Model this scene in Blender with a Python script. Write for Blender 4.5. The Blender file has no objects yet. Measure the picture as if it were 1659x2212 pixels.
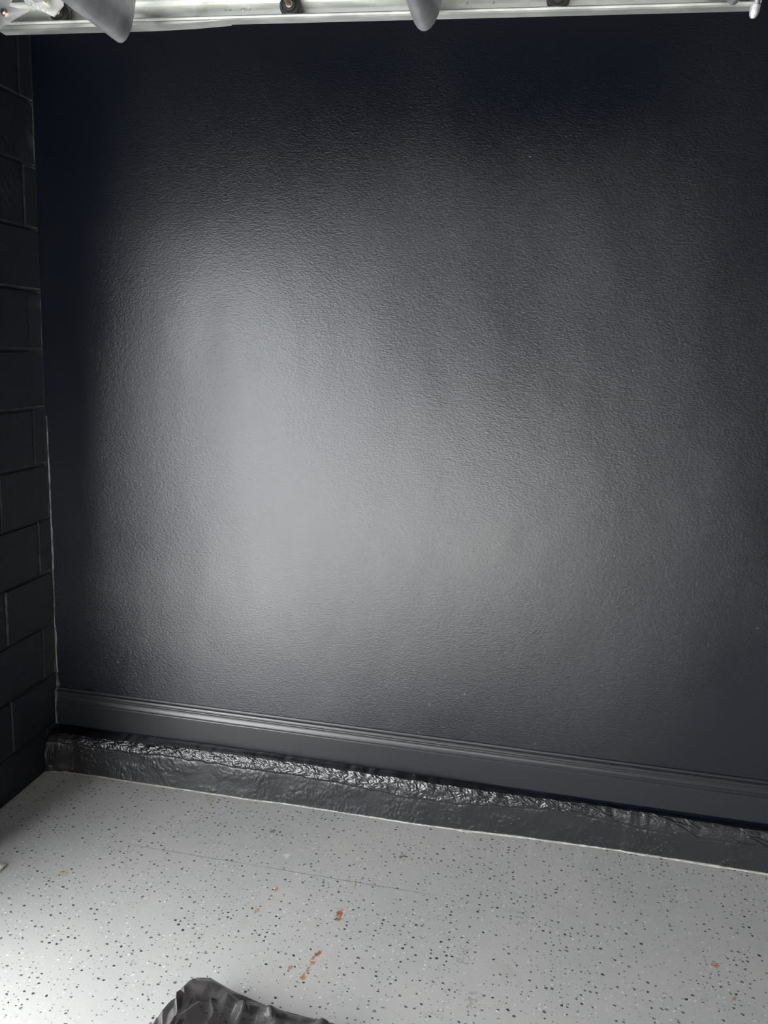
import bpy, bmesh, math, random
import numpy as np
from mathutils import Vector, Matrix

# ------------------------------------------------------------------ camera
# world: x = along the black wall (0 at the block wall), y = 0 on the black wall and
# negative into the garage, z = up from the garage floor.  Metres.
scene = bpy.context.scene
col = scene.collection
cam_d = bpy.data.cameras.new('camera')
cam = bpy.data.objects.new('camera', cam_d)
col.objects.link(cam)
R = [(0.98128086, 0.08201296, -0.17424625),
     (0.18704535, -0.19047669, 0.96370777),
     (0.04584668, -0.97825994, -0.20225127)]
m = Matrix.Identity(4)
for i in range(3):
    m[i][0] = R[i][0]; m[i][1] = -R[i][1]; m[i][2] = -R[i][2]
m[0][3], m[1][3], m[2][3] = 1.7308, -2.6144, 1.6585
cam.matrix_world = m
cam_d.sensor_fit = 'VERTICAL'
cam_d.sensor_height = 36.0
cam_d.lens = 28.027
cam_d.clip_start = 0.02
cam_d.clip_end = 300
scene.camera = cam

# ------------------------------------------------------------------ light: overcast daylight through the open garage door
SKY = 7.0
world = bpy.data.worlds.new('overcast_sky')
scene.world = world
world.use_nodes = True
bg = world.node_tree.nodes['Background']
bg.inputs['Color'].default_value = (0.95, 0.975, 1.0, 1)
bg.inputs['Strength'].default_value = SKY

OP_Y0, OP_Y1, OP_Z = -1.10, -5.58, 2.00      # door opening in the block wall
pl = bpy.data.lights.new('door_opening_portal', 'AREA')   # sampling portal only: emits nothing itself
pl.shape = 'RECTANGLE'
pl.size = OP_Z
pl.size_y = OP_Y0 - OP_Y1
pl.cycles.is_portal = True
po = bpy.data.objects.new('door_opening_portal', pl)
col.objects.link(po)
po.location = (-0.20, (OP_Y0 + OP_Y1) / 2, OP_Z / 2)
po.rotation_euler = (0, -math.pi / 2, 0)     # local -z -> +x, into the garage

sun_d = bpy.data.lights.new('hazy_sun', 'SUN')   # low over the driveway: falls on the floor just inside the far end of the opening
sun_d.energy = 44.0
sun_d.angle = math.radians(4)
sun_d.color = (1.0, 0.985, 0.96)
sun = bpy.data.objects.new('hazy_sun', sun_d)
col.objects.link(sun)
sun.rotation_euler = Vector((0.74, -0.56, -0.60)).to_track_quat('-Z', 'Y').to_euler()

scene.view_settings.view_transform = 'Standard'
scene.view_settings.look = 'None'
scene.view_settings.gamma = 1.0
scene.view_settings.use_curve_mapping = False
scene.view_settings.exposure = 0.50

rng = np.random.default_rng(7)
random.seed(7)

# ------------------------------------------------------------------ helpers
def tag(o, label, cat, group=None):
    o['label'] = label; o['category'] = cat
    if group: o['group'] = group
    return o

def struct(o, label=None):
    o['kind'] = 'structure'
    if label: o['label'] = label
    return o

def link(name, me, mat, parent=None, smooth=False):
    o = bpy.data.objects.new(name, me)
    col.objects.link(o)
    if mat is not None and len(me.materials) == 0:
        me.materials.append(mat)
    if parent is not None:
        o.parent = parent
    if smooth:
        me.polygons.foreach_set('use_smooth', [True] * len(me.polygons))
    return o

def mesh(name, verts, faces, mat, parent=None, smooth=False):
    me = bpy.data.meshes.new(name)
    me.from_pydata([tuple(map(float, v)) for v in verts], [], [tuple(f) for f in faces])
    me.update()
    return link(name, me, mat, parent, smooth)

def bm_obj(name, bm, mat, parent=None, smooth=False):
    me = bpy.data.meshes.new(name)
    bmesh.ops.recalc_face_normals(bm, faces=bm.faces)
    bm.to_mesh(me); bm.free()
    return link(name, me, mat, parent, smooth)

def empty(name, loc):
    o = bpy.data.objects.new(name, None)
    o.empty_display_size = 0.05
    col.objects.link(o)
    o.location = loc
    return o

def add_box(bm, a, b, bev=0.0, seg=1):
    vs = [bm.verts.new((x, y, z)) for x in (a[0], b[0]) for y in (a[1], b[1]) for z in (a[2], b[2])]
    fs = [(0, 1, 3, 2), (4, 6, 7, 5), (0, 4, 5, 1), (2, 3, 7, 6), (0, 2, 6, 4), (1, 5, 7, 3)]
    faces = [bm.faces.new([vs[i] for i in f]) for f in fs]
    bmesh.ops.recalc_face_normals(bm, faces=faces)
    if bev > 0:
        edges = list({e for f in faces for e in f.edges})
        bmesh.ops.bevel(bm, geom=edges, offset=bev, segments=seg, affect='EDGES', profile=0.5)

def box(name, a, b, mat, parent=None, bev=0.0, seg=1):
    bm = bmesh.new(); add_box(bm, a, b, bev, seg)
    return bm_obj(name, bm, mat, parent)

def add_lathe(bm, origin, axis, prof, n=24):
    """prof: list of (t along axis, radius); closed at both ends"""
    ax = Vector(axis).normalized()
    u = ax.orthogonal().normalized(); w = ax.cross(u)
    o = Vector(origin)
    rings = []
    for t, r in prof:
        if r < 1e-6:
            rings.append([bm.verts.new(o + ax * t)])
        else:
            rings.append([bm.verts.new(o + ax * t + (u * math.cos(2 * math.pi * k / n) + w * math.sin(2 * math.pi * k / n)) * r) for k in range(n)])
    for a, b in zip(rings, rings[1:]):
        for k in range(n):
            k2 = (k + 1) % n
            if len(a) == 1 and len(b) == 1: continue
            if len(a) == 1: bm.faces.new((a[0], b[k], b[k2]))
            elif len(b) == 1: bm.faces.new((a[k], a[k2], b[0]))
            else: bm.faces.new((a[k], a[k2], b[k2], b[k]))

def lathe(name, origin, axis, prof, mat, parent=None, n=24, smooth=False):
    bm = bmesh.new(); add_lathe(bm, origin, axis, prof, n)
    return bm_obj(name, bm, mat, parent, smooth)

def sweep(bm, frames, prof, closed=True):
    """frames: list of (origin, N, B); prof: closed loop of (n, b)"""
    rings = []
    for o, N, B in frames:
        rings.append([bm.verts.new(Vector(o) + Vector(N) * n + Vector(B) * b) for n, b in prof])
    k = len(prof)
    for a, b in zip(rings, rings[1:]):
        for i in range(k if closed else k - 1):
            j = (i + 1) % k
            bm.faces.new((a[i], a[j], b[j], b[i]))
    if closed:
        bm.faces.new(rings[0]); bm.faces.new(list(reversed(rings[-1])))

def ribbon(poly, t):
    """closed loop around an open 2-D polyline, thickness t"""
    p = np.array(poly, float); n = len(p)
    d = np.gradient(p, axis=0); d /= np.linalg.norm(d, axis=1)[:, None]
    nm = np.stack([-d[:, 1], d[:, 0]], 1)
    return [tuple(q) for q in p + nm * t / 2] + [tuple(q) for q in (p - nm * t / 2)[::-1]]

def prism(name, pts, axis_vec, mat, parent=None):
    """extrude a planar polygon (3-D points) by a vector"""
    bm = bmesh.new()
    a = [bm.verts.new(p) for p in pts]
    b = [bm.verts.new(Vector(p) + Vector(axis_vec)) for p in pts]
    bm.faces.new(a); bm.faces.new(list(reversed(b)))
    for i in range(len(a)):
        j = (i + 1) % len(a)
        bm.faces.new((a[i], b[i], b[j], a[j]))
    return bm_obj(name, bm, mat, parent)

# --- numpy lattice noise
def _hash(ix, iy, seed):
    h = (ix.astype(np.int64) * 374761393 + iy.astype(np.int64) * 668265263 + seed * 1442695041) & 0xffffffff
    h = ((h ^ (h >> 13)) * 1274126177) & 0xffffffff
    return ((h ^ (h >> 16)) & 0xffff) / 65535.0

def vnoise(x, y, seed=0):
    ix = np.floor(x); iy = np.floor(y); fx = x - ix; fy = y - iy
    fx = fx * fx * (3 - 2 * fx); fy = fy * fy * (3 - 2 * fy)
    a = _hash(ix, iy, seed); b = _hash(ix + 1, iy, seed); c = _hash(ix, iy + 1, seed); d = _hash(ix + 1, iy + 1, seed)
    return (a * (1 - fx) + b * fx) * (1 - fy) + (c * (1 - fx) + d * fx) * fy

def cells(x, y, seed=0):
    """distance to nearest and second nearest jittered point"""
    ix = np.floor(x); iy = np.floor(y)
    d1 = np.full(x.shape, 9.0); d2 = np.full(x.shape, 9.0)
    for dx in (-1, 0, 1):
        for dy in (-1, 0, 1):
            px = ix + dx + _hash(ix + dx, iy + dy, seed); py = iy + dy + _hash(ix + dx, iy + dy, seed + 11)
            d = np.hypot(x - px, y - py)
            d2 = np.minimum(d2, np.maximum(d1, d)); d1 = np.minimum(d1, d)
    return d1, d2

# ------------------------------------------------------------------ materials
def new_mat(name, color=(0.5, 0.5, 0.5), rough=0.5, metal=0.0, spec=0.5):
    mt = bpy.data.materials.new(name); mt.use_nodes = True
    b = mt.node_tree.nodes['Principled BSDF']
    b.inputs['Base Color'].default_value = (*color, 1)
    b.inputs['Roughness'].default_value = rough
    b.inputs['Metallic'].default_value = metal
    b.inputs['Specular IOR Level'].default_value = spec
    return mt, mt.node_tree, b

class NT:
    """tiny node-tree writer"""
    def __init__(s, nt): s.nt = nt
    def n(s, typ, **kw):
        nd = s.nt.nodes.new(typ)
        for k, v in kw.items(): setattr(nd, k, v)
        return nd
    def put(s, sock, v):
        if hasattr(v, 'links'): s.nt.links.new(v, sock)
        elif isinstance(v, (tuple, list)) and len(v) == 3 and sock.type == 'RGBA': sock.default_value = (*v, 1)
        else: sock.default_value = v
    def math(s, op, a, b=0.0, c=None):
        nd = s.n('ShaderNodeMath', operation=op)
        s.put(nd.inputs[0], a); s.put(nd.inputs[1], b)
        if c is not None: s.put(nd.inputs[2], c)
        return nd.outputs[0]
    def vmath(s, op, a, b=None):
        nd = s.n('ShaderNodeVectorMath', operation=op)
        s.put(nd.inputs[0], a)
        if b is not None: s.put(nd.inputs[1], b)
        return nd
    def noise(s, vec, scale, detail=2.0, rough=0.5, out='Fac'):
        nd = s.n('ShaderNodeTexNoise')
        s.put(nd.inputs['Vector'], vec); nd.inputs['Scale'].default_value = scale
        nd.inputs['Detail'].default_value = detail; nd.inputs['Roughness'].default_value = rough
        return nd.outputs[out]
    def ramp(s, x, lo, hi, a=0.0, b=1.0):
        nd = s.n('ShaderNodeMapRange'); nd.clamp = True
        nd.interpolation_type = 'SMOOTHSTEP'
        s.put(nd.inputs[0], x)
        for i, v in zip((1, 2, 3, 4), (lo, hi, a, b)): nd.inputs[i].default_value = v
        return nd.outputs[0]
    def mix(s, f, a, b):
        nd = s.n('ShaderNodeMix', data_type='RGBA')
        s.put(nd.inputs[0], f); s.put(nd.inputs[6], a); s.put(nd.inputs[7], b)
        return nd.outputs[2]
    def bump(s, h, strength, dist, normal=None):
        nd = s.n('ShaderNodeBump')
        nd.inputs['Strength'].default_value = strength; nd.inputs['Distance'].default_value = dist
        s.put(nd.inputs['Height'], h)
        if normal is not None: s.put(nd.inputs['Normal'], normal)
        return nd.outputs[0]
    def pos(s):
        return s.n('ShaderNodeNewGeometry').outputs['Position']
    def scaled(s, vec, sc):
        return s.vmath('MULTIPLY', vec, sc).outputs[0]

def satin_black():
    """satin alkyd paint: dark body under a Beckmann gloss layer, roller stipple"""
    mt, nt, b = new_mat('black_wall_paint')
    t = NT(nt); p = t.pos()
    # roller stipple: fine orange peel, slightly stretched sideways, over faint trowel waves
    st = t.noise(t.scaled(p, (0.6, 1, 1.0)), 190, 2.0, 0.55)
    st2 = t.noise(t.scaled(p, (0.75, 1, 1.0)), 85, 2.0, 0.5)
    wave = t.noise(t.scaled(p, (1.0, 1, 0.6)), 3.0, 2.0, 0.5)
    h = t.math('ADD', t.math('MULTIPLY', st, 0.6), t.math('MULTIPLY', st2, 0.36))
    n1 = t.bump(wave, 0.25, 0.02)
    nrm = t.bump(h, 0.8, 0.0016, n1)
    patch = t.noise(t.scaled(p, (1.0, 1, 0.55)), 1.6, 3.0, 0.55)
    gl = t.n('ShaderNodeBsdfAnisotropic', distribution='BECKMANN')
    gl.inputs['Color'].default_value = (0.97, 0.98, 1.0, 1)
    t.put(gl.inputs['Roughness'], t.ramp(patch, 0.3, 0.72, WALL_R0, WALL_R1))
    df = t.n('ShaderNodeBsdfDiffuse'); df.inputs['Color'].default_value = (0.0035, 0.005, 0.011, 1)
    fr = t.n('ShaderNodeFresnel'); fr.inputs['IOR'].default_value = WALL_IOR
    mx = t.n('ShaderNodeMixShader')
    for nd in (gl, df): t.put(nd.inputs['Normal'], nrm)
    t.put(mx.inputs[0], fr.outputs[0])
    nt.links.new(df.outputs[0], mx.inputs[1]); nt.links.new(gl.outputs[0], mx.inputs[2])
    nt.links.new(mx.outputs[0], nt.nodes['Material Output'].inputs[0])
    nt.nodes.remove(b)
    return mt
WALL_R0, WALL_R1, WALL_IOR = 0.34, 0.43, 1.82

def black_paint(name, rough, bump_scale, bump_d, color=(0.012, 0.0135, 0.018), ior=1.5):
    mt, nt, b = new_mat(name, color, rough)
    t = NT(nt); p = t.pos()
    h = t.noise(p, bump_scale, 3.0, 0.6)
    t.put(b.inputs['Normal'], t.bump(h, 0.6, bump_d))
    b.inputs['IOR'].default_value = ior
    return mt

def galvanised(name, color=(0.76, 0.78, 0.75), rough=0.38):
    mt, nt, b = new_mat(name, color, rough, 0.85)
    t = NT(nt); p = t.pos()
    sp = t.noise(t.scaled(p, (0.4, 1, 1)), 40, 3.0, 0.6)
    dirt = t.noise(p, 9, 4.0, 0.65)
    c = t.mix(t.ramp(sp, 0.35, 0.7), tuple(x * 0.88 for x in color), tuple(min(1, x * 1.08) for x in color))
    c = t.mix(t.ramp(dirt, 0.60, 0.74, 0, 0.45), c, (0.36, 0.33, 0.24))
    t.put(b.inputs['Base Color'], c)
    t.put(b.inputs['Roughness'], t.ramp(sp, 0.3, 0.7, rough - 0.06, rough + 0.1))
    return mt

M_WALL = satin_black()
M_BASE = black_paint('black_trim_paint', 0.31, 25, 0.0006, ior=1.85)
M_BLOCK = black_paint('black_block_paint', 0.5, 160, 0.0016, (0.010, 0.012, 0.018))
M_MORTAR = black_paint('black_mortar_paint', 0.5, 220, 0.002, (0.009, 0.011, 0.016))
M_CURB = black_paint('black_curb_paint', 0.24, 200, 0.0014, (0.016, 0.0165, 0.019), 1.9)
M_GALV = galvanised('galvanised_track')
M_GALV2 = galvanised('galvanised_strut', (0.55, 0.56, 0.59), 0.42)
M_BRKT = galvanised('galvanised_bracket', (0.78, 0.77, 0.80), 0.45)
M_DOORPANEL = new_mat('door_panel_paint', (0.10, 0.10, 0.10), 0.5)[0]
M_NYLON = new_mat('black_nylon', (0.02, 0.02, 0.021), 0.38)[0]
M_STEEL = new_mat('worn_steel', (0.48, 0.44, 0.38), 0.35, 1.0)[0]
M_CAULK, nt, b = new_mat('bare_caulk', (0.20, 0.205, 0.215), 0.6)
t = NT(nt)
cn = t.noise(t.scaled(t.pos(), (1, 1, 0.35)), 60, 3.0, 0.65)
t.put(b.inputs['Base Color'], t.mix(t.ramp(cn, 0.38, 0.62), (0.07, 0.07, 0.075), (0.26, 0.26, 0.26)))
M_FLECK = new_mat('pale_paint_fleck', (0.10, 0.10, 0.105), 0.6)[0]
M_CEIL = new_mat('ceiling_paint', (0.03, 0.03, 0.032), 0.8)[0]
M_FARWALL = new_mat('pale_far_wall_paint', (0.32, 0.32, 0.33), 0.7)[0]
M_DARKWALL = new_mat('dark_far_wall_paint', (0.12, 0.12, 0.125), 0.7)[0]
M_PAPER = new_mat('off_white_paper', (0.80, 0.80, 0.70), 0.7)[0]
M_EDGE, nt, b = new_mat('bare_floor_edge', (0.80, 0.79, 0.74), 0.6)
t = NT(nt); p = t.pos()
en = t.noise(p, 35, 3.0, 0.6)
sx = t.n('ShaderNodeSeparateXYZ'); nt.links.new(p, sx.inputs[0])
c = t.mix(t.ramp(en, 0.35, 0.65), (0.55, 0.53, 0.46), (0.86, 0.85, 0.80))
c = t.mix(t.ramp(sx.outputs[0], 0.25, 0.6, 0.7, 0.0), c, (0.42, 0.33, 0.27))
t.put(b.inputs['Base Color'], c)
M_CONC = new_mat('driveway_asphalt', (0.20, 0.20, 0.20), 0.85)[0]

# ---- speckled epoxy floor
def floor_mat():
    mt, nt, b = new_mat('speckled_grey_floor_paint', (0.5, 0.5, 0.49), 0.42)
    t = NT(nt); p = t.pos()
    xyz = t.n('ShaderNodeSeparateXYZ'); nt.links.new(p, xyz.inputs[0])
    X, Y = xyz.outputs[0], xyz.outputs[1]
    big = t.noise(p, 2.2, 4.0, 0.6)
    mid = t.noise(p, 11, 4.0, 0.65)
    c = t.mix(t.ramp(big, 0.3, 0.7), (0.565, 0.572, 0.552), (0.625, 0.615, 0.59))
    c = t.mix(t.ramp(mid, 0.56, 0.75, 0, 0.5), c, (0.51, 0.495, 0.465))
    # pale runs reaching out from the curb
    run = t.noise(t.scaled(p, (1.0, 0.12, 1)), 30, 3.0, 0.6)
    near = t.ramp(Y, -0.26, -0.07)
    rightw = t.ramp(X, 0.9, 1.7, 0.25, 1.0)
    f = t.math('MULTIPLY', t.math('MULTIPLY', t.ramp(run, 0.52, 0.68), near), rightw)
    c = t.mix(t.math('MULTIPLY', f, 0.55), c, (0.72, 0.72, 0.69))
    # flakes: three layers of jittered cells
    warp = t.n('ShaderNodeTexNoise'); warp.inputs['Scale'].default_value = 160; warp.inputs['Detail'].default_value = 1
    nt.links.new(p, warp.inputs['Vector'])
    off = t.vmath('SUBTRACT', warp.outputs['Color'], (0.5, 0.5, 0.5)).outputs[0]
    off = t.scaled(off, (0.007, 0.007, 0))
    clump = t.noise(p, 6.0, 3.0, 0.6)
    def flakes(scale, shift, prob_lo, prob_hi, rmin, rmax, colr, c, strength=1.0, squash=(1, 1, 0)):
        v = t.vmath('ADD', p, off).outputs[0]
        v = t.vmath('ADD', t.scaled(v, squash), shift).outputs[0]
        vo = t.n('ShaderNodeTexVoronoi', voronoi_dimensions='2D', feature='F1')
        nt.links.new(v, vo.inputs['Vector']); vo.inputs['Scale'].default_value = scale
        cs = t.n('ShaderNodeSeparateColor'); nt.links.new(vo.outputs['Color'], cs.inputs[0])
        prob = t.ramp(clump, 0.36, 0.62, prob_lo, prob_hi)
        on = t.math('LESS_THAN', cs.outputs[0], prob)
        g2 = t.math('POWER', cs.outputs[1], 1.6)
        rad = t.math('MULTIPLY_ADD', g2, rmax - rmin, rmin)
        d = t.math('SUBTRACT', rad, vo.outputs['Distance'])
        msk = t.math('MULTIPLY', t.ramp(d, -0.02, 0.05), on)
        tone = t.math('MULTIPLY_ADD', cs.outputs[2], 0.35, 0.65)
        return t.mix(t.math('MULTIPLY', t.math('MULTIPLY', msk, tone), strength), c, colr)
    c = flakes(95, (9.1, 4.7, 0), 0.14, 0.32, 0.12, 0.24, (0.24, 0.24, 0.24), c, 0.7, (0.8, 1, 0))
    c = flakes(64, (3.3, 7.7, 0), 0.12, 0.32, 0.09, 0.23, (0.86, 0.86, 0.85), c, 1.0)
    c = flakes(60, (0, 0, 0), 0.22, 0.54, 0.10, 0.25, (0.035, 0.036, 0.04), c, 1.0, (0.85, 1, 0))
    # rust and oil stains with their own shapes
    jit = t.n('ShaderNodeTexNoise'); jit.inputs['Scale'].default_value = 55; jit.inputs['Detail'].default_value = 3
    nt.links.new(p, jit.inputs['Vector'])
    spot = t.noise(p, 90, 2.0, 0.6)
    jo = t.scaled(t.vmath('SUBTRACT', jit.outputs['Color'], (0.5, 0.5, 0.5)).outputs[0], (0.03, 0.03, 0))
    pj = t.vmath('ADD', p, jo).outputs[0]
    def stain(c, x, y, rx, ry, colr, amt, lo=0.40):
        q = t.vmath('SUBTRACT', pj, (x, y, 0)).outputs[0]
        q = t.scaled(q, (1 / rx, 1 / ry, 0))
        d = t.vmath('LENGTH', q).outputs['Value']
        k = t.math('MULTIPLY', t.ramp(d, 0.55, 1.1, 1, 0), t.ramp(spot, lo, lo + 0.14))
        return t.mix(t.math('MULTIPLY', k, amt), c, colr)
    RUST, RUST2, OIL, YEL = (0.42, 0.12, 0.03), (0.46, 0.20, 0.07), (0.14, 0.14, 0.07), (0.42, 0.38, 0.17)
    for (x, y, rx, ry, colr, amt, lo) in [
            (1.286, -0.586, .013, .030, RUST, .95, .34), (1.284, -0.560, .010, .022, RUST2, .6, .42),
            (1.265, -0.745, .010, .016, RUST, .95, .30), (1.258, -0.772, .010, .022, RUST2, .9, .36),
            (1.253, -0.802, .009, .020, RUST2, .9, .38), (1.250, -0.832, .010, .018, RUST2, .85, .36),
            (1.066, -0.511, .007, .026, RUST2, .8, .36), (1.043, -0.622, .008, .020, RUST2, .7, .38),
            (1.207, -0.815, .010, .018, RUST2, .7, .36), (2.363, -0.520, .014, .016, RUST2, .9, .30),
            (2.385, -0.640, .008, .012, RUST, .6, .36), (1.300, -0.440, .008, .030, YEL, .7, .40),
            (0.677, -0.105, .030, .040, YEL, .6, .40), (0.402, -0.607, .022, .024, (0.45, 0.34, 0.13), .6, .40),
            (0.962, -0.234, .016, .016, OIL, .8, .40), (1.420, -0.261, .014, .016, OIL, .85, .38),
            (1.050, -0.352, .016, .020, (0.85, 0.85, 0.83), .8, .36), (2.319, -0.240, .022, .030, (0.80, 0.80, 0.78), .7, .44),
            (1.66, -0.66, .03, .05, (0.22, 0.22, 0.21), .4, .44), (1.82, -0.46, .03, .05, (0.26, 0.26, 0.25), .4, .44),
            (1.70, -0.80, .03, .04, (0.25, 0.25, 0.24), .45, .44)]:
        c = stain(c, x, y, rx * 0.85, ry * 0.85, colr, amt, lo + 0.02)
    # hairline scratch running parallel to the wall
    dy = t.math('ABSOLUTE', t.math('ADD', Y, t.math('MULTIPLY_ADD', big, 0.012, 0.4185)))
    ln = t.math('MULTIPLY', t.ramp(dy, 0.0006, 0.0018, 1, 0), t.math('MULTIPLY', t.ramp(X, 0.48, 0.60), t.ramp(X, 1.45, 1.62, 1, 0)))
    ln = t.math('MULTIPLY', ln, t.ramp(mid, 0.35, 0.55, 0.35, 0.9))
    c = t.mix(ln, c, (0.20, 0.20, 0.20))
    t.put(b.inputs['Base Color'], c)
    t.put(b.inputs['Roughness'], t.ramp(mid, 0.3, 0.7, 0.36, 0.52))
    bh = t.noise(p, 28, 4.0, 0.6)
    t.put(b.inputs['Normal'], t.bump(bh, 0.35, 0.002))
    return mt
M_FLOOR = floor_mat()

# ------------------------------------------------------------------ structure
RX, RY, RZ = 5.9, -6.4, 2.66      # far end, far side, ceiling
BASE_BOT, BASE_TOP = 0.165, 0.312

floor = struct(box('floor', (-0.02, RY, -0.12), (RX, 0.0, 0.0), M_FLOOR), 'light grey floor sprinkled with black and white flakes')
wall_back = struct(box('wall_back', (0.0, 0.0, -0.12), (RX, 0.12, RZ), M_WALL), 'satin black painted wall')
struct(box('wall_right', (RX, RY - 0.12, -0.12), (RX + 0.12, 0.12, RZ), M_DARKWALL))
struct(box('wall_front', (-0.19, RY - 0.12, -0.12), (RX, RY, RZ), M_FARWALL))
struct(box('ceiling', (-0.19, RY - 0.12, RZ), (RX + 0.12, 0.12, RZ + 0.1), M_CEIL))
# driveway and land outside the open door
struct(box('ground', (-60, -40, -0.35), (-0.19, 40, -0.03), M_CONC), 'dark asphalt driveway outside the open door')

# block wall with the door opening: mortar core + single blocks on the return beside the black wall
bm = bmesh.new()
CORE = -0.0042
add_box(bm, (-0.19, OP_Y0 + 0.004, -0.12), (CORE, 0.12, RZ))
add_box(bm, (-0.19, RY, -0.12), (0.0, OP_Y1, RZ))
add_box(bm, (-0.19, OP_Y1, OP_Z), (0.0, OP_Y0 + 0.004, RZ))
wall_left = struct(bm_obj('wall_left', bm, M_MORTAR), 'black painted concrete block wall')

J = 0.0030     # half joint
def block(y0, y1, z0, z1, seed):
    """one concrete block: front face is a small uneven grid with softened, chipped arrises"""
    r = np.random.default_rng(seed)
    ny, nz = max(3, int((y0 - y1) / 0.02)), 10
    W, H = y0 - y1, z1 - z0
    verts, faces = [], []
    proud = r.uniform(-0.0012, 0.0018)
    for i in range(nz + 1):
        for j in range(ny + 1):
            edge = (i in (0, nz)) or (j in (0, ny))
            y = y0 - W * j / ny; z = z0 + H * i / nz
            x = proud + r.normal(0, 0.0004)
            if edge:
                x = -0.0028 + r.uniform(-0.0012, 0.0008)
                if i in (0, nz): z += r.uniform(-0.0014, 0.0014)
                if j in (0, ny): y += r.uniform(-0.001, 0.001)
            elif i in (1, nz - 1) or j in (1, ny - 1):
                y = y if 1 < j < ny - 1 else (y0 - 0.005 if j == 1 else (y1 + 0.005 if j == ny - 1 else y))
                if i == 1: z = z0 + 0.005
                if i == nz - 1: z = z1 - 0.005
            verts.append((x, y, z))
    n = ny + 1
    for i in range(nz):
        for j in range(ny):
            a = i * n + j
            faces.append((a, a + n, a + n + 1, a + 1))
    # sides going back into the core
    border = [j for j in range(n)] + [i * n + ny for i in range(1, nz + 1)] + [nz * n + j for j in range(ny - 1, -1, -1)] + [i * n for i in range(nz - 1, 0, -1)]
    base = len(verts)
    for k in border:
        verts.append((-0.02, verts[k][1], verts[k][2]))
    L = len(border)
    for k in range(L):
        faces.append((border[k], border[(k + 1) % L], base + (k + 1) % L, base + k))
    mesh('block', verts, faces, M_BLOCK, wall_left, smooth=False)
zc = 0.170 - 0.2032
seed = 1
k = 0
while zc < RZ:
    z0, z1 = max(zc, 0.0) + J, min(zc + 0.2032, RZ) - J
    if z1 - z0 > 0.02:
        cuts = [0.0, -0.075, -0.475, OP_Y0] if k % 2 == 0 else [0.0, -0.275, -0.675, OP_Y0]
        for a, b_ in zip(cuts, cuts[1:]):
            if a - b_ > 0.02:
                block(a - (J if a < 0 else 0), b_ + (J if b_ > OP_Y0 else 0), z0, z1, seed); seed += 1
    zc += 0.2032; k += 1

# ---------------------------------------------------------------- curb (trim_1)
fx = np.array([0.0, .02, .1067, .2525, .4531, .8356, .9227, 1.132, 1.4201, 1.6149, 1.7837, 2.1451, 2.16, 2.3953, 2.6224, 3.2, RX])
fy = np.array([-.088, -.084, -.0700, -.069, -.0701, -.0675, -.062, -.0615, -.0650, -.0577, -.0470, -.0375, -.0395, -.0412, -.0450, -.048, -.05])
cx = np.array([0, .1, .3448, .4572, .6788, .9248, 1.1315, 1.4162, 1.5823, 1.7747, 1.9937, 2.1757, 2.3767, 2.5996, 3.2, RX])
cz = np.array([.122, .120, .115, .125, .122, .119, .111, .094, .096, .110, .115, .096, .085, .093, .095, .095])
tx = np.array([0, .3212, .66, .9094, 1.1188, 1.4066, 1.7716, 1.9682, 2.1758, 2.3795, 2.6067, RX])
tz = np.array([.134, .139, .149, .151, .150, .148, .148, .154, .152, .148, .145, .145])

xs = np.concatenate([np.arange(0.0, 2.9, 0.0021), np.linspace(2.9, RX, 150)])
segs = [(0.0, 0.40, 24), (0.40, 0.46, 5), (0.46, 0.88, 34), (0.88, 1.0, 7)]
ss = np.concatenate([np.linspace(a, b_, n, endpoint=False) for a, b_, n in segs] + [[1.0]])
XX, SS = np.meshgrid(xs, ss, indexing='ij')
F = np.interp(XX, fx, fy) + 0.0012 * (vnoise(XX * 22, XX * 0 + 3.3, 5) - 0.5)
CZ = np.interp(XX, cx, cz) + 0.007 * (vnoise(XX * 26, XX * 0, 1) - 0.5) + 0.004 * (vnoise(XX * 90, XX * 0 + 7.7, 2) - 0.5)
TZ = np.interp(XX, tx, tz) + 0.004 * (vnoise(XX * 45, XX * 0 + 1.1, 3) - 0.5)
YB = np.maximum(F + 0.020, -0.046)
TZ = np.minimum(TZ + (-0.03 - YB) * 0.62, BASE_BOT - 0.004)
YB = YB + 0.005 * (vnoise(XX * 60, XX * 0 + 9.1, 4) - 0.5)
# three runs of the profile: front face, rough mortar slope, recess under the skirting
u1 = np.clip(SS / 0.40, 0, 1); u2 = np.clip((SS - 0.40) / 0.48, 0, 1); u3 = np.clip((SS - 0.88) / 0.12, 0, 1)
PY = F + u1 * 0.006
PZ = -0.004 + u1 * (CZ + 0.004)
bow = np.sin(u2 * math.pi) * 0.003
PY = PY + u2 * (YB - PY) - bow * 0.55 * (u2 > 0)
PZ = PZ + u2 * (TZ - PZ) + bow * (u2 > 0)
PY = PY + u3 * (0.002 - PY)
PZ = PZ - 0.006 * np.clip(u3 * 3, 0, 1)
# relief
top = np.clip((SS - 0.400) / 0.012, 0, 1) * np.clip((0.93 - SS) / 0.06, 0, 1)
front = np.clip((0.41 - SS) / 0.03, 0, 1)
v = u2 * 0.055
wx = 0.010 * (vnoise(XX * 45, v * 50, 91) - 0.5); wv = 0.010 * (vnoise(XX * 45 + 9, v * 50, 92) - 0.5)
a = (XX + wx) + (v + wv) * 0.8; b_ = -(XX + wx) * 0.35 + (v + wv)
lump = 0.55 * np.sqrt(np.abs(2 * vnoise(a * 42, b_ * 60, 3) - 1)) + 0.45 * np.abs(2 * vnoise(a * 75, b_ * 105, 13) - 1) ** 0.7
lump2 = vnoise(a * 190, b_ * 240, 8)
sq = a * 62 + 1.6 * vnoise(XX * 50, v * 70, 95)
saw = sq - np.floor(sq)
saw = np.minimum(saw / 0.82, (1 - saw) / 0.18)   # long faces turned to the daylight, short backs
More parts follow.
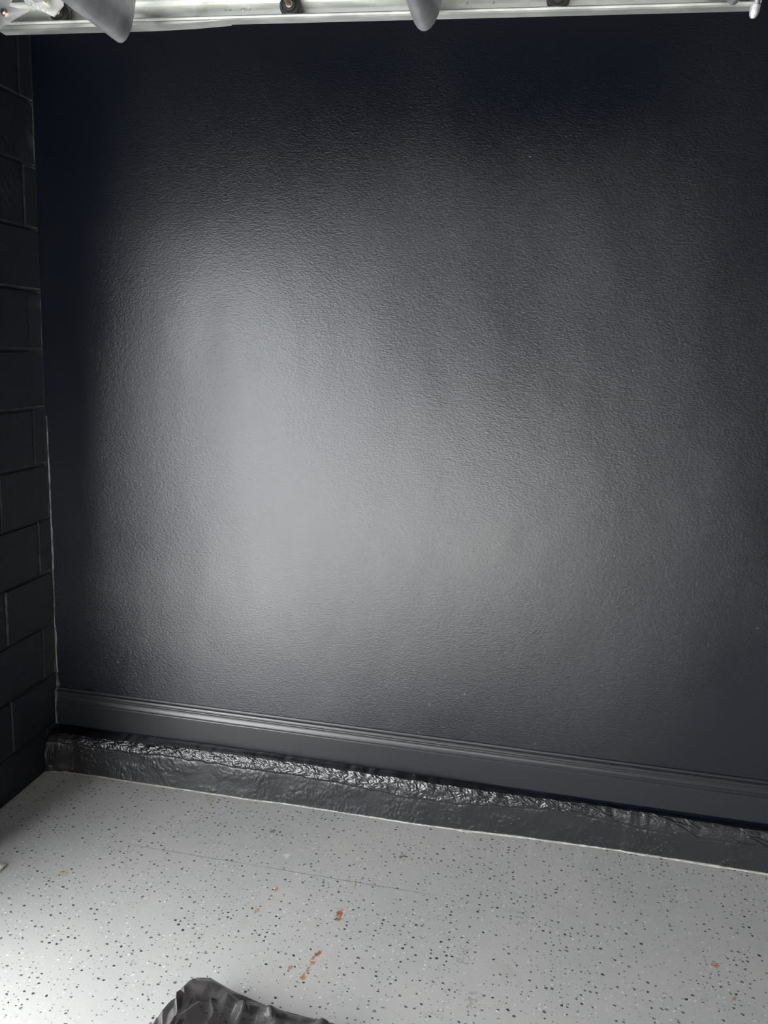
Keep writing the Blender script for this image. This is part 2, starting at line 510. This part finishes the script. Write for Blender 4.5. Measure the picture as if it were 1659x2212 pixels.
rough_zone = np.interp(XX, [0, .1, .3, .5, 1.6, 1.95, 2.1, 2.2, 5.9], [.45, .55, .9, 1.0, 1.0, .85, .5, .28, .28])
ridge = 1 - np.abs(2 * vnoise(XX * 11 + v * 30, v * 40 + XX * 4, 21) - 1)
ridge = np.clip((ridge - 0.90) / 0.10, 0, 1) * np.interp(XX, [0, 1.8, 2.1, 5.9], [0, 0, 1, 1])
amp = top * rough_zone
disp = amp * (0.0042 * lump + 0.0011 * lump2 + 0.0008 * saw + 0.004 * (vnoise(XX * 38, v * 60, 31) - 0.4))
disp += top * 0.0030 * ridge + top * 0.0048
grit = 0.35 + 0.65 * np.clip((vnoise(XX * 14, PZ * 22, 44) - 0.3) / 0.4, 0, 1)
fr = grit * (0.0020 * vnoise(XX * 130, PZ * 210, 41) + 0.0012 * vnoise(XX * 52, PZ * 70, 42) + 0.0013 * vnoise(XX * 230, PZ * 330, 43))
disp += front * (fr - 0.001)
# normal of the slope, roughly
NY = np.where(SS < 0.40, -1.0, -0.85); NZ = np.where(SS < 0.40, 0.05, 0.50)
PY = PY + NY * disp; PZ = PZ + NZ * disp
# ragged undercut between the mortar slope and the face
crack = np.exp(-((SS - 0.400) / 0.014) ** 2) * (0.4 + 0.9 * vnoise(XX * 35, XX * 0 + 2.2, 51))
PY = PY + crack * 0.0012
PZ = np.minimum(PZ, BASE_BOT - 0.003)
n1, n2 = XX.shape
verts = np.stack([XX, PY, PZ], -1).reshape(-1, 3)
idx = np.arange(n1 * n2).reshape(n1, n2)
faces = np.stack([idx[:-1, :-1], idx[:-1, 1:], idx[1:, 1:], idx[1:, :-1]], -1).reshape(-1, 4)[:, ::-1]
me = bpy.data.meshes.new('trim_1'); me.from_pydata(verts.tolist(), [], faces.tolist()); me.update()
curb = struct(link('trim_1', me, M_CURB, None, True), 'glossy black painted rough concrete curb')

# small lump of mortar in the corner where curb meets block wall
bm = bmesh.new()
bmesh.ops.create_icosphere(bm, subdivisions=4, radius=1.0)
for vv in bm.verts:
    q = vv.co.copy()
    k_ = 1 + 0.25 * math.sin(7 * q.x + 3 * q.z) * math.sin(5 * q.y + 2)
    vv.co = Vector((0.003 + q.x * 0.014 * k_, -0.066 + q.y * 0.026 * k_, 0.055 + q.z * 0.065 * k_))
bm_obj('mortar_lump', bm, M_CURB, curb, True)

# unpainted pale edge of the floor along the foot of the curb
xe = np.arange(0.015, 3.2, 0.006)
fe = np.interp(xe, fx, fy)
we = 0.0028 + 0.004 * vnoise(xe * 14, xe * 0, 61) + 0.0025 * vnoise(xe * 70, xe * 0, 62)
we *= np.interp(xe, [0, .2, .5, 1.2, 1.7, 2.2, 3.2], [.7, .8, .7, .8, 1.0, 1.15, 1.1])
we += 0.010 * np.exp(-((xe - 0.075) / 0.012) ** 2) + 0.006 * np.exp(-((xe - 1.615) / 0.03) ** 2)
hh = 0.0016 + 0.0012 * vnoise(xe * 40, xe * 0, 63) + 0.005 * np.exp(-((xe - 0.075) / 0.012) ** 2)
verts, faces = [], []
for i in range(len(xe)):
    verts += [(xe[i], fe[i] - we[i] - 0.002, -0.001), (xe[i], fe[i] - we[i], hh[i] * 0.7), (xe[i], fe[i] - 0.0, hh[i]), (xe[i], fe[i] + 0.006, hh[i])]
for i in range(len(xe) - 1):
    for j in range(3):
        a_ = i * 4 + j
        faces.append((a_, a_ + 4, a_ + 5, a_ + 1))
mesh('pale_edge_line', verts, faces, M_EDGE, floor, True)['label'] = 'pale unpainted line where floor meets curb'

# ---------------------------------------------------------------- skirting board (baseboard_back)
prof = [(0.0005, .3125), (-.0030, .3125), (-.0042, .3112), (-.0048, .3070), (-.0050, .3045),
        (-.0062, .3030), (-.0082, .3015), (-.0103, .2990), (-.0117, .2955), (-.0122, .2920),   # upper bead
        (-.0117, .2905), (-.0107, .2898), (-.0107, .2882), (-.0116, .2875),                     # fine groove
        (-.0120, .2850), (-.0120, .2838), (-.0112, .2830), (-.0110, .2810),
        (-.0113, .2775), (-.0121, .2735), (-.0134, .2698), (-.0147, .2672), (-.0155, .2655),     # cove
        (-.0156, .2625), (-.0149, .2617), (-.0149, .2597), (-.0158, .2588), (-.0166, .2572),
        (-.0168, .2550), (-.0168, .1700), (-.0164, .1668), (-.0150, .1652), (0.0005, .1650)]
bm = bmesh.new()
sweep(bm, [((x, 0, 0.0012 * math.sin(x * 1.9 + 0.6) - 0.0012 * max(0, x - 1.9) ** 2), (0, 1, 0), (0, 0, 1)) for x in np.linspace(0.006, RX, 60)], prof)
bb = bm_obj('baseboard_back', bm, M_BASE)
struct(bb, 'glossy black moulded skirting board')

# ---------------------------------------------------------------- bare caulk line in the corner, small flecks on the wall
zs = np.arange(0.168, 1.36, 0.008)
ww = 0.0055 * (0.45 + 0.8 * vnoise(zs * 30, zs * 0, 71)) * np.interp(zs, [.16, .9, 1.2, 1.36], [1.15, 1.0, .8, .25])
oo = 0.0012 * (vnoise(zs * 18, zs * 0, 72) - 0.5)
gap = vnoise(zs * 22, zs * 0, 73)
ww = np.where((gap < 0.18) & (zs < 0.75), ww * 0.25, ww)
dome = np.exp(-((zs - 0.325) / 0.010) ** 2)
ww += 0.006 * dome
verts, faces = [], []
for z, w, o_, d_ in zip(zs, ww, oo, dome):
    yb = -0.0165 if z < BASE_TOP else -0.0002
    th = 0.0022 + 0.006 * d_
    x0 = 0.0035
    verts += [(x0 + o_ * 0.2, yb + 0.004, z), (x0 + o_, yb - th, z), (x0 + o_ + w, yb - th * 0.8, z), (x0 + o_ + w + 0.002, yb + 0.004, z)]
for i in range(len(zs) - 1):
    for j in range(3):
        a_ = i * 4 + j
        faces.append((a_, a_ + 1, a_ + 5, a_ + 4))
mesh('caulk_bead', verts, faces, M_CAULK, wall_back, False)['label'] = 'bare grey caulk line in the wall corner'

for (x, z, rx, rz, rot) in [(1.454, .431, .0045, .0075, .3), (1.460, .434, .002, .006, .3), (1.576, .4855, .006, .006, 0), (2.027, 1.0295, .0035, .0055, 0),
                            (2.034, .8212, .004, .0018, 0), (2.031, .5784, .0035, .004, 0), (2.4915, .8327, .0045, .0025, .1),
                            (2.023, 1.6236, .003, .0042, .4), (1.656, 2.2438, .005, .0022, 0), (1.4223, .320, .006, .0022, .1),
                            (1.828, .3337, .005, .0022, .1), (.262, .4454, .004, .006, .7)]:
    bm = bmesh.new()
    bmesh.ops.create_uvsphere(bm, u_segments=10, v_segments=6, radius=1.0)
    for vv in bm.verts:
        q = vv.co
        sx_, sz_ = q.x * rx, q.z * rz
        vv.co = Vector((x + sx_ * math.cos(rot) - sz_ * math.sin(rot), q.y * 0.0012 - 0.0003, z + sx_ * math.sin(rot) + sz_ * math.cos(rot)))
    bm_obj('paint_fleck', bm, M_FLECK, wall_back, True)

# ------------------------------------------------------------------ overhead door track
TY = -0.764        # mouth of the channel (towards the room)
TZ0 = 2.354        # underside of the lower flange
track = empty('steel_track', (0.08, TY + 0.015, 0.0))
tag(track, 'galvanised steel channel track overhead along the black wall', 'door track')
def loc(parent, p): return (p[0] - parent.location.x, p[1] - parent.location.y, p[2] - parent.location.z)
# channel section: n = up (outwards on the bend), b = +y (towards the wall)
chan = ribbon([(0.0085, 0.0), (0.0060, -0.0016), (0.0028, -0.0010), (0.0010, 0.0025), (0.0010, 0.0270), (0.0030, 0.0305), (0.0065, 0.0315), (0.0150, 0.0305),
               (0.0290, 0.0300), (0.0430, 0.0305), (0.0505, 0.0315), (0.0540, 0.0300), (0.0555, 0.0265), (0.0555, 0.0040), (0.0540, 0.0005), (0.0480, -0.0005)], 0.0018)
RAD = 0.30
frames = []
lx, ly, lz = track.location
for x in np.linspace(2.10, 0.09 + RAD, 20):
    frames.append(((x - lx, TY - ly, TZ0), (0, 0, 1), (0, 1, 0)))
for k in range(1, 13):
    a_ = math.pi / 2 * k / 12
    n_ = (-math.sin(a_), 0, math.cos(a_))
    frames.append(((0.09 + RAD - RAD * math.sin(a_) - lx, TY - ly, TZ0 - RAD + RAD * math.cos(a_)), n_, (0, 1, 0)))
frames.append(((0.09 - lx, TY - ly, 0.02), (-1, 0, 0), (0, 1, 0)))
bm = bmesh.new(); sweep(bm, frames, chan)
ch = bm_obj('channel', bm, M_GALV, track)
# reinforcing strip lapped under the near end of the channel, cut off on a slant
bm = bmesh.new()
fr_ = [((x - lx, TY - ly, TZ0 - 0.0005), (0, 0, 1), (0, 1, 0)) for x in (0.42, 0.80, 0.90, 0.99)]
pr = [[(0, -0.002), (0, 0.031), (-h_, 0.031), (-h_ * 0.9, -0.002)] for h_ in (0.0085, 0.0075, 0.0050, 0.0002)]
rings = [[bm.verts.new(Vector(o_) + Vector(N_) * n_ + Vector(B_) * b2) for n_, b2 in q] for (o_, N_, B_), q in zip(fr_, pr)]
for A, B_ in zip(rings, rings[1:]):
    for i in range(4):
        bm.faces.new((A[i], A[(i + 1) % 4], B_[(i + 1) % 4], B_[i]))
bm.faces.new(rings[0]); bm.faces.new(rings[-1][::-1])
bm_obj('splice_strip', bm, M_GALV, track)
# row of small rivets on the web
for (x, r_) in [(0.975, .0022), (0.986, .0022), (1.0165, .005), (1.031, .0026), (1.52, .0022), (1.575, .003)]:
    lathe('rivet', (x - lx, TY + 0.0292 - ly, TZ0 + 0.031), (0, -1, 0), [(0, r_), (0.0012, r_), (0.0022, r_ * 0.6), (0.0026, 0)], M_GALV2, track, 12)
# hanger at the far end of the track: slotted angle up to the ceiling, bolt and rounded tab
hang = prism('hanger_angle', [loc(track, (2.066, TY + 0.034, TZ0 + 0.012)), loc(track, (2.104, TY + 0.034, TZ0 + 0.012)),
                              loc(track, (2.104, TY + 0.034, RZ)), loc(track, (2.066, TY + 0.034, RZ))], (0, 0.003, 0), M_BRKT, track)
prism('hanger_flange', [loc(track, (2.1025, TY + 0.034, TZ0 + 0.004)), loc(track, (2.1025, TY - 0.004, TZ0 + 0.004)),
                        loc(track, (2.1025, TY - 0.004, RZ)), loc(track, (2.1025, TY + 0.034, RZ))], (0.003, 0, 0), M_BRKT, track)
lathe('end_stop_bolt', loc(track, (2.094, TY - 0.002, TZ0 - 0.012)), (0.1, -0.2, 1), [(-0.012, 0), (-0.011, .005), (-0.006, .008), (0.0, .0095), (0.012, .0095), (0.013, .0045), (0.07, .0045), (0.07, 0)], M_BRKT, track, 16)
# wall brackets holding the vertical leg to the block jamb
for z in (0.35, 1.05, 1.75):
    bm = bmesh.new()
    add_box(bm, (0.002 - lx, TY + 0.0325 - ly, z - 0.02), (0.11 - lx, TY + 0.0355 - ly, z + 0.02))
    add_box(bm, (0.002 - lx, TY + 0.0325 - ly, z - 0.02), (0.005 - lx, TY + 0.062 - ly, z + 0.02))
    bm_obj('jamb_bracket', bm, M_GALV, track)

# ------------------------------------------------------------------ the raised sectional door
DZ = 2.402        # room-side face of the raised sections
D0, D1 = -0.795, -5.60
door = empty('garage_door', (0.50, (D0 + D1) / 2, DZ))
tag(door, 'raised steel sectional door overhead with black rollers and rounded struts', 'garage door')
door['kind'] = 'thing'
dx_, dy_, dz_ = door.location
joints = [0.50, 1.133, 1.710, 2.12]
for a_, b2 in zip(joints, joints[1:]):
    sec = box('door_section', (a_ + 0.002 - dx_, D1 - dy_, 0), (b2 - 0.002 - dx_, D0 - dy_, 0.045), M_DOORPANEL, door, 0.003)
    for yy in (D0 - 0.001, -2.3, -3.9, D1 + 0.061):
        box('stile', (a_ + 0.006 - dx_, yy - 0.06 - dy_, -0.0015), (b2 - 0.006 - dx_, yy - dy_, 0.001), M_GALV2, sec)
# struts: deep U section with a rounded underside, hung across the sections
half = [(-.048, .0), (-.040, .0), (-.0365, -.030), (-.0325, -.055), (-.0262, -.078), (-.0195, -.092), (-.0120, -.1012), (-.0052, -.1054), (0, -.1063)]
for sxp, tip, sc in ((0.771, 2.2880, 1.0), (1.4455, 2.2975, 1.0), (2.04, 2.330, 0.6)):
    hgt = DZ - tip
    pts = [(x * sc, z * hgt / .1063) for x, z in half]
    pts = pts + [(-x, z) for x, z in pts[-2::-1]]
    # finer rounding
    loop = ribbon(pts, 0.0022)
    bm = bmesh.new()
    sweep(bm, [((sxp - dx_, y - dy_, 0), (1, 0, 0), (0, 0, 1)) for y in (-0.8344, -2.0, -3.5, D1 + 0.02)], loop)
    o = bm_obj('strut', bm, M_GALV2, door, True)
    md = o.modifiers.new('edges', 'EDGE_SPLIT'); md.split_angle = math.radians(50)
# rollers with stems, carried by hinge brackets
ROLLZ = TZ0 + 0.0285
for i, x in enumerate((0.577, 1.1332, 1.7101, 2.0665)):
    root = lathe('roller', (x - dx_, TY + 0.003 - dy_, ROLLZ - dz_), (0, 1, 0),
                 [(0, 0), (0, .009), (-.001, .0095), (-.001, .0130), (.002, .0145), (.002, .0175), (-.0005, .0185), (-.0005, .0215), (.002, .0236), (.006, .0244), (.012, .0244), (.016, .0236), (.018, .020), (.018, 0)], M_NYLON, door, 32)
    lathe('stem', (x - dx_, TY + 0.001 - dy_, ROLLZ - dz_), (0, -1, 0), [(-0.004, 0), (-0.004, .0078), (0.002, .0078), (0.002, .0055), (0.10, .0055), (0.10, 0)], M_STEEL, root, 16)
    bm = bmesh.new()
    zt = DZ - dz_
    # folded hinge plate: two leaves on the sections and a tube for the stem
    yb = -0.905
    for s_ in (-1, 1):
        add_box(bm, (x + s_ * 0.006 - dx_, yb - dy_, zt - 0.0035), (x + s_ * 0.046 - dx_, yb + 0.062 - dy_, zt - 0.0005), 0.0008)
        add_box(bm, (x + s_ * 0.008 - 0.0012 - dx_, yb - dy_, ROLLZ - dz_ - 0.009), (x + s_ * 0.008 + 0.0012 - dx_, yb + 0.070 - dy_, zt - 0.001), 0.0006)
    add_box(bm, (x - 0.009 - dx_, yb - dy_, ROLLZ - dz_ - 0.0105), (x + 0.009 - dx_, yb + 0.070 - dy_, ROLLZ - dz_ - 0.008), 0.0006)
    hg = bm_obj('hinge_bracket', bm, M_BRKT, door)
    for s_ in (-1, 1):
        for yy in (0.018, 0.045):
            lathe('bolt', (x + s_ * 0.028 - dx_, yb + yy - dy_, zt - 0.003), (0, 0, -1), [(0, .006), (.004, .006), (.005, .004), (.005, 0)], M_STEEL, hg, 6)
# bottom corner bracket of the door: pale folded plate with a pointed toe, bolt, perforated lug
by = -0.826
P = lambda x, z, y=by: (x - dx_, y - dy_, z - dz_)
bp = prism('corner_bracket', [P(.440, 2.345), P(.4705, 2.3277), P(.5509, 2.3637), P(.520, 2.3655), P(.494, 2.372), P(.512, 2.395), P(.512, 2.402), P(.440, 2.402)], (0, 0.003, 0), M_BRKT, door)
prism('bracket_foot', [P(.440, 2.345), P(.440, 2.345, by - .09), P(.4705, 2.3277, by - .09), P(.4705, 2.3277)], (0, 0, 0.0025), M_BRKT, bp)
lathe('bolt', P(.4845, 2.3580), (0, -1, 0), [(0, .0085), (.002, .0085), (.002, .006), (.007, .006), (.008, .004), (.008, 0)], M_STEEL, bp, 6)
lug = prism('roller_lug', [P(.516, 2.402, by + .012), P(.530, 2.379, by + .012), P(.5635, 2.3655, by + .012), P(.5985, 2.3510, by + .012), P(.6070, 2.3580, by + .012), P(.6225, 2.3740, by + .012), P(.622, 2.402, by + .012)], (0, 0.003, 0), M_GALV, door)
for (x, z) in [(.5375, 2.3800), (.549, 2.3755), (.5605, 2.3712), (.572, 2.3665), (.5835, 2.3620)]:
    lathe('rivet', P(x, z, by + .012), (0, -1, 0), [(0, .0028), (.0015, .0026), (.0022, 0)], M_BRKT, lug, 10)

# ------------------------------------------------------------------ crumpled plastic bag on the floor
def bag_mat():
    mt, nt, b = new_mat('grey_bin_liner_film', (0.15, 0.143, 0.143), 0.17)
    t = NT(nt)
    h = t.noise(t.pos(), 60, 3.0, 0.6)
    t.put(b.inputs['Normal'], t.bump(h, 0.12, 0.002))
    tr = t.n('ShaderNodeBsdfTransparent'); tr.inputs['Color'].default_value = (0.50, 0.485, 0.485, 1)
    mx = t.n('ShaderNodeMixShader'); mx.inputs[0].default_value = 0.45
    out = nt.nodes['Material Output']
    nt.links.new(b.outputs[0], mx.inputs[1]); nt.links.new(tr.outputs[0], mx.inputs[2]); nt.links.new(mx.outputs[0], out.inputs[0])
    return mt
M_BAG = bag_mat()
def tri(x): return np.abs((x % 1.0) * 2 - 1)
back = np.array([[0.895, -1.155, .004], [0.950, -1.066, .010], [0.9825, -1.012, .040], [1.006, -0.972, .066], [1.040, -0.965, .066], [1.100, -0.972, .048],
                 [1.168, -0.976, .034], [1.206, -0.974, .022], [1.290, -0.972, .014], [1.385, -0.975, .012], [1.46, -1.01, .008]])
nu, nv = 200, 130
ul = np.linspace(0, 1, len(back)); uu = np.linspace(0, 1, nu)
B = np.stack([np.interp(uu, ul, back[:, k]) for k in range(3)], 1)
front_pt = np.stack([0.90 + 0.58 * uu, -1.44 + 0.05 * np.sin(uu * 7) - 0.10 * np.sin(uu * math.pi), 0 * uu + 0.004], 1)
vv_ = np.linspace(0, 1, nv)
U, V = np.meshgrid(uu, vv_, indexing='ij')
G = B[:, None, :] * (1 - V[..., None]) + front_pt[:, None, :] * V[..., None]
gx, gy = G[..., 0], G[..., 1]
crump = (0.45 * tri(gx * 9 + gy * 3.1 + 0.35 * vnoise(gx * 9, gy * 9, 81)) + 0.35 * tri(gx * -5.2 + gy * 11 + 0.5 * vnoise(gx * 7, gy * 7, 82))
         + 0.24 * tri(gx * 16 - gy * 5 + 0.5 * vnoise(gx * 8, gy * 8, 83)))
env = np.clip(V / 0.10, 0, 1) * np.clip((1 - V) / 0.2, 0, 1) * np.clip(U / 0.12, 0, 1) * np.clip((1 - U) / 0.15, 0, 1)
dip = -0.035 * np.exp(-((V - 0.16) / 0.07) ** 2) * np.exp(-((U - 0.38) / 0.2) ** 2)
Z = G[..., 2] + env * (0.060 * crump + 0.012) + dip
# sharp gathered folds running away from the pinched corner of the bag
for (u0, du, w_, amp_, v0) in [(0.17, 0.05, 0.030, 0.020, 0.05), (0.27, 0.10, 0.022, 0.034, 0.10), (0.36, -0.06, 0.028, 0.030, 0.12), (0.44, 0.16, 0.024, 0.030, 0.10), (0.56, 0.22, 0.035, 0.020, 0.08), (0.72, 0.1, 0.03, 0.014, 0.06)]:
    tent = np.clip(1 - np.abs(U - (u0 + du * (V - 0.1))) / w_, 0, 1)
    Z = Z + amp_ * tent * np.clip((V - v0) / 0.03, 0, 1) * np.clip((0.8 - V) / 0.3, 0, 1)
Z = np.maximum(Z, 0.003 + 0.002 * vnoise(gx * 30, gy * 30, 84))
gx = gx + env * 0.012 * (tri(gy * 15 + gx * 4) - 0.5)
# underside ring so that the bag is a closed sack
verts = np.stack([gx, gy, Z], -1).reshape(-1, 3).tolist()
idx = np.arange(nu * nv).reshape(nu, nv)
faces = np.stack([idx[:-1, :-1], idx[:-1, 1:], idx[1:, 1:], idx[1:, :-1]], -1).reshape(-1, 4)[:, ::-1].tolist()
ring = [idx[i, 0] for i in range(nu)] + [idx[nu - 1, j] for j in range(1, nv)] + [idx[i, nv - 1] for i in range(nu - 2, -1, -1)] + [idx[0, j] for j in range(nv - 2, 0, -1)]
base = len(verts)
for r_ in ring:
    q = verts[r_]; verts.append((q[0] * 0.97 + 1.17 * 0.03, q[1] * 0.97 - 1.2 * 0.03, 0.002))
L = len(ring)
for k in range(L):
    faces.append((int(ring[k]), int(ring[(k + 1) % L]), base + (k + 1) % L, base + k))
bag = mesh('plastic_bag', verts, faces, M_BAG, None, True)
tag(bag, 'crumpled dark grey translucent plastic bag lying on the speckled floor', 'plastic bag')

# ------------------------------------------------------------------ scrap of paper by the block wall
verts = []
for i in range(7):
    for j in range(6):
        x = 0.150 + 0.011 * i + rng.uniform(-.003, .003); y = -0.668 + 0.008 * j + rng.uniform(-.002, .002)
        z = 0.003 + 0.012 * abs(math.sin(i * 1.7 + j * 0.9)) * (0.3 + 0.7 * (0 < i < 6)) + rng.uniform(0, .003)
        verts.append((x, y, z))
faces = []
for i in range(6):
    for j in range(5):
        a_ = i * 6 + j
        faces += [(a_, a_ + 6, a_ + 7), (a_, a_ + 7, a_ + 1)]
scrap = mesh('paper_scrap', verts, faces, M_PAPER)
sd = scrap.modifiers.new('thickness', 'SOLIDIFY'); sd.thickness = 0.0008
tag(scrap, 'small crumpled off-white paper scrap on floor beside the block wall', 'paper scrap')
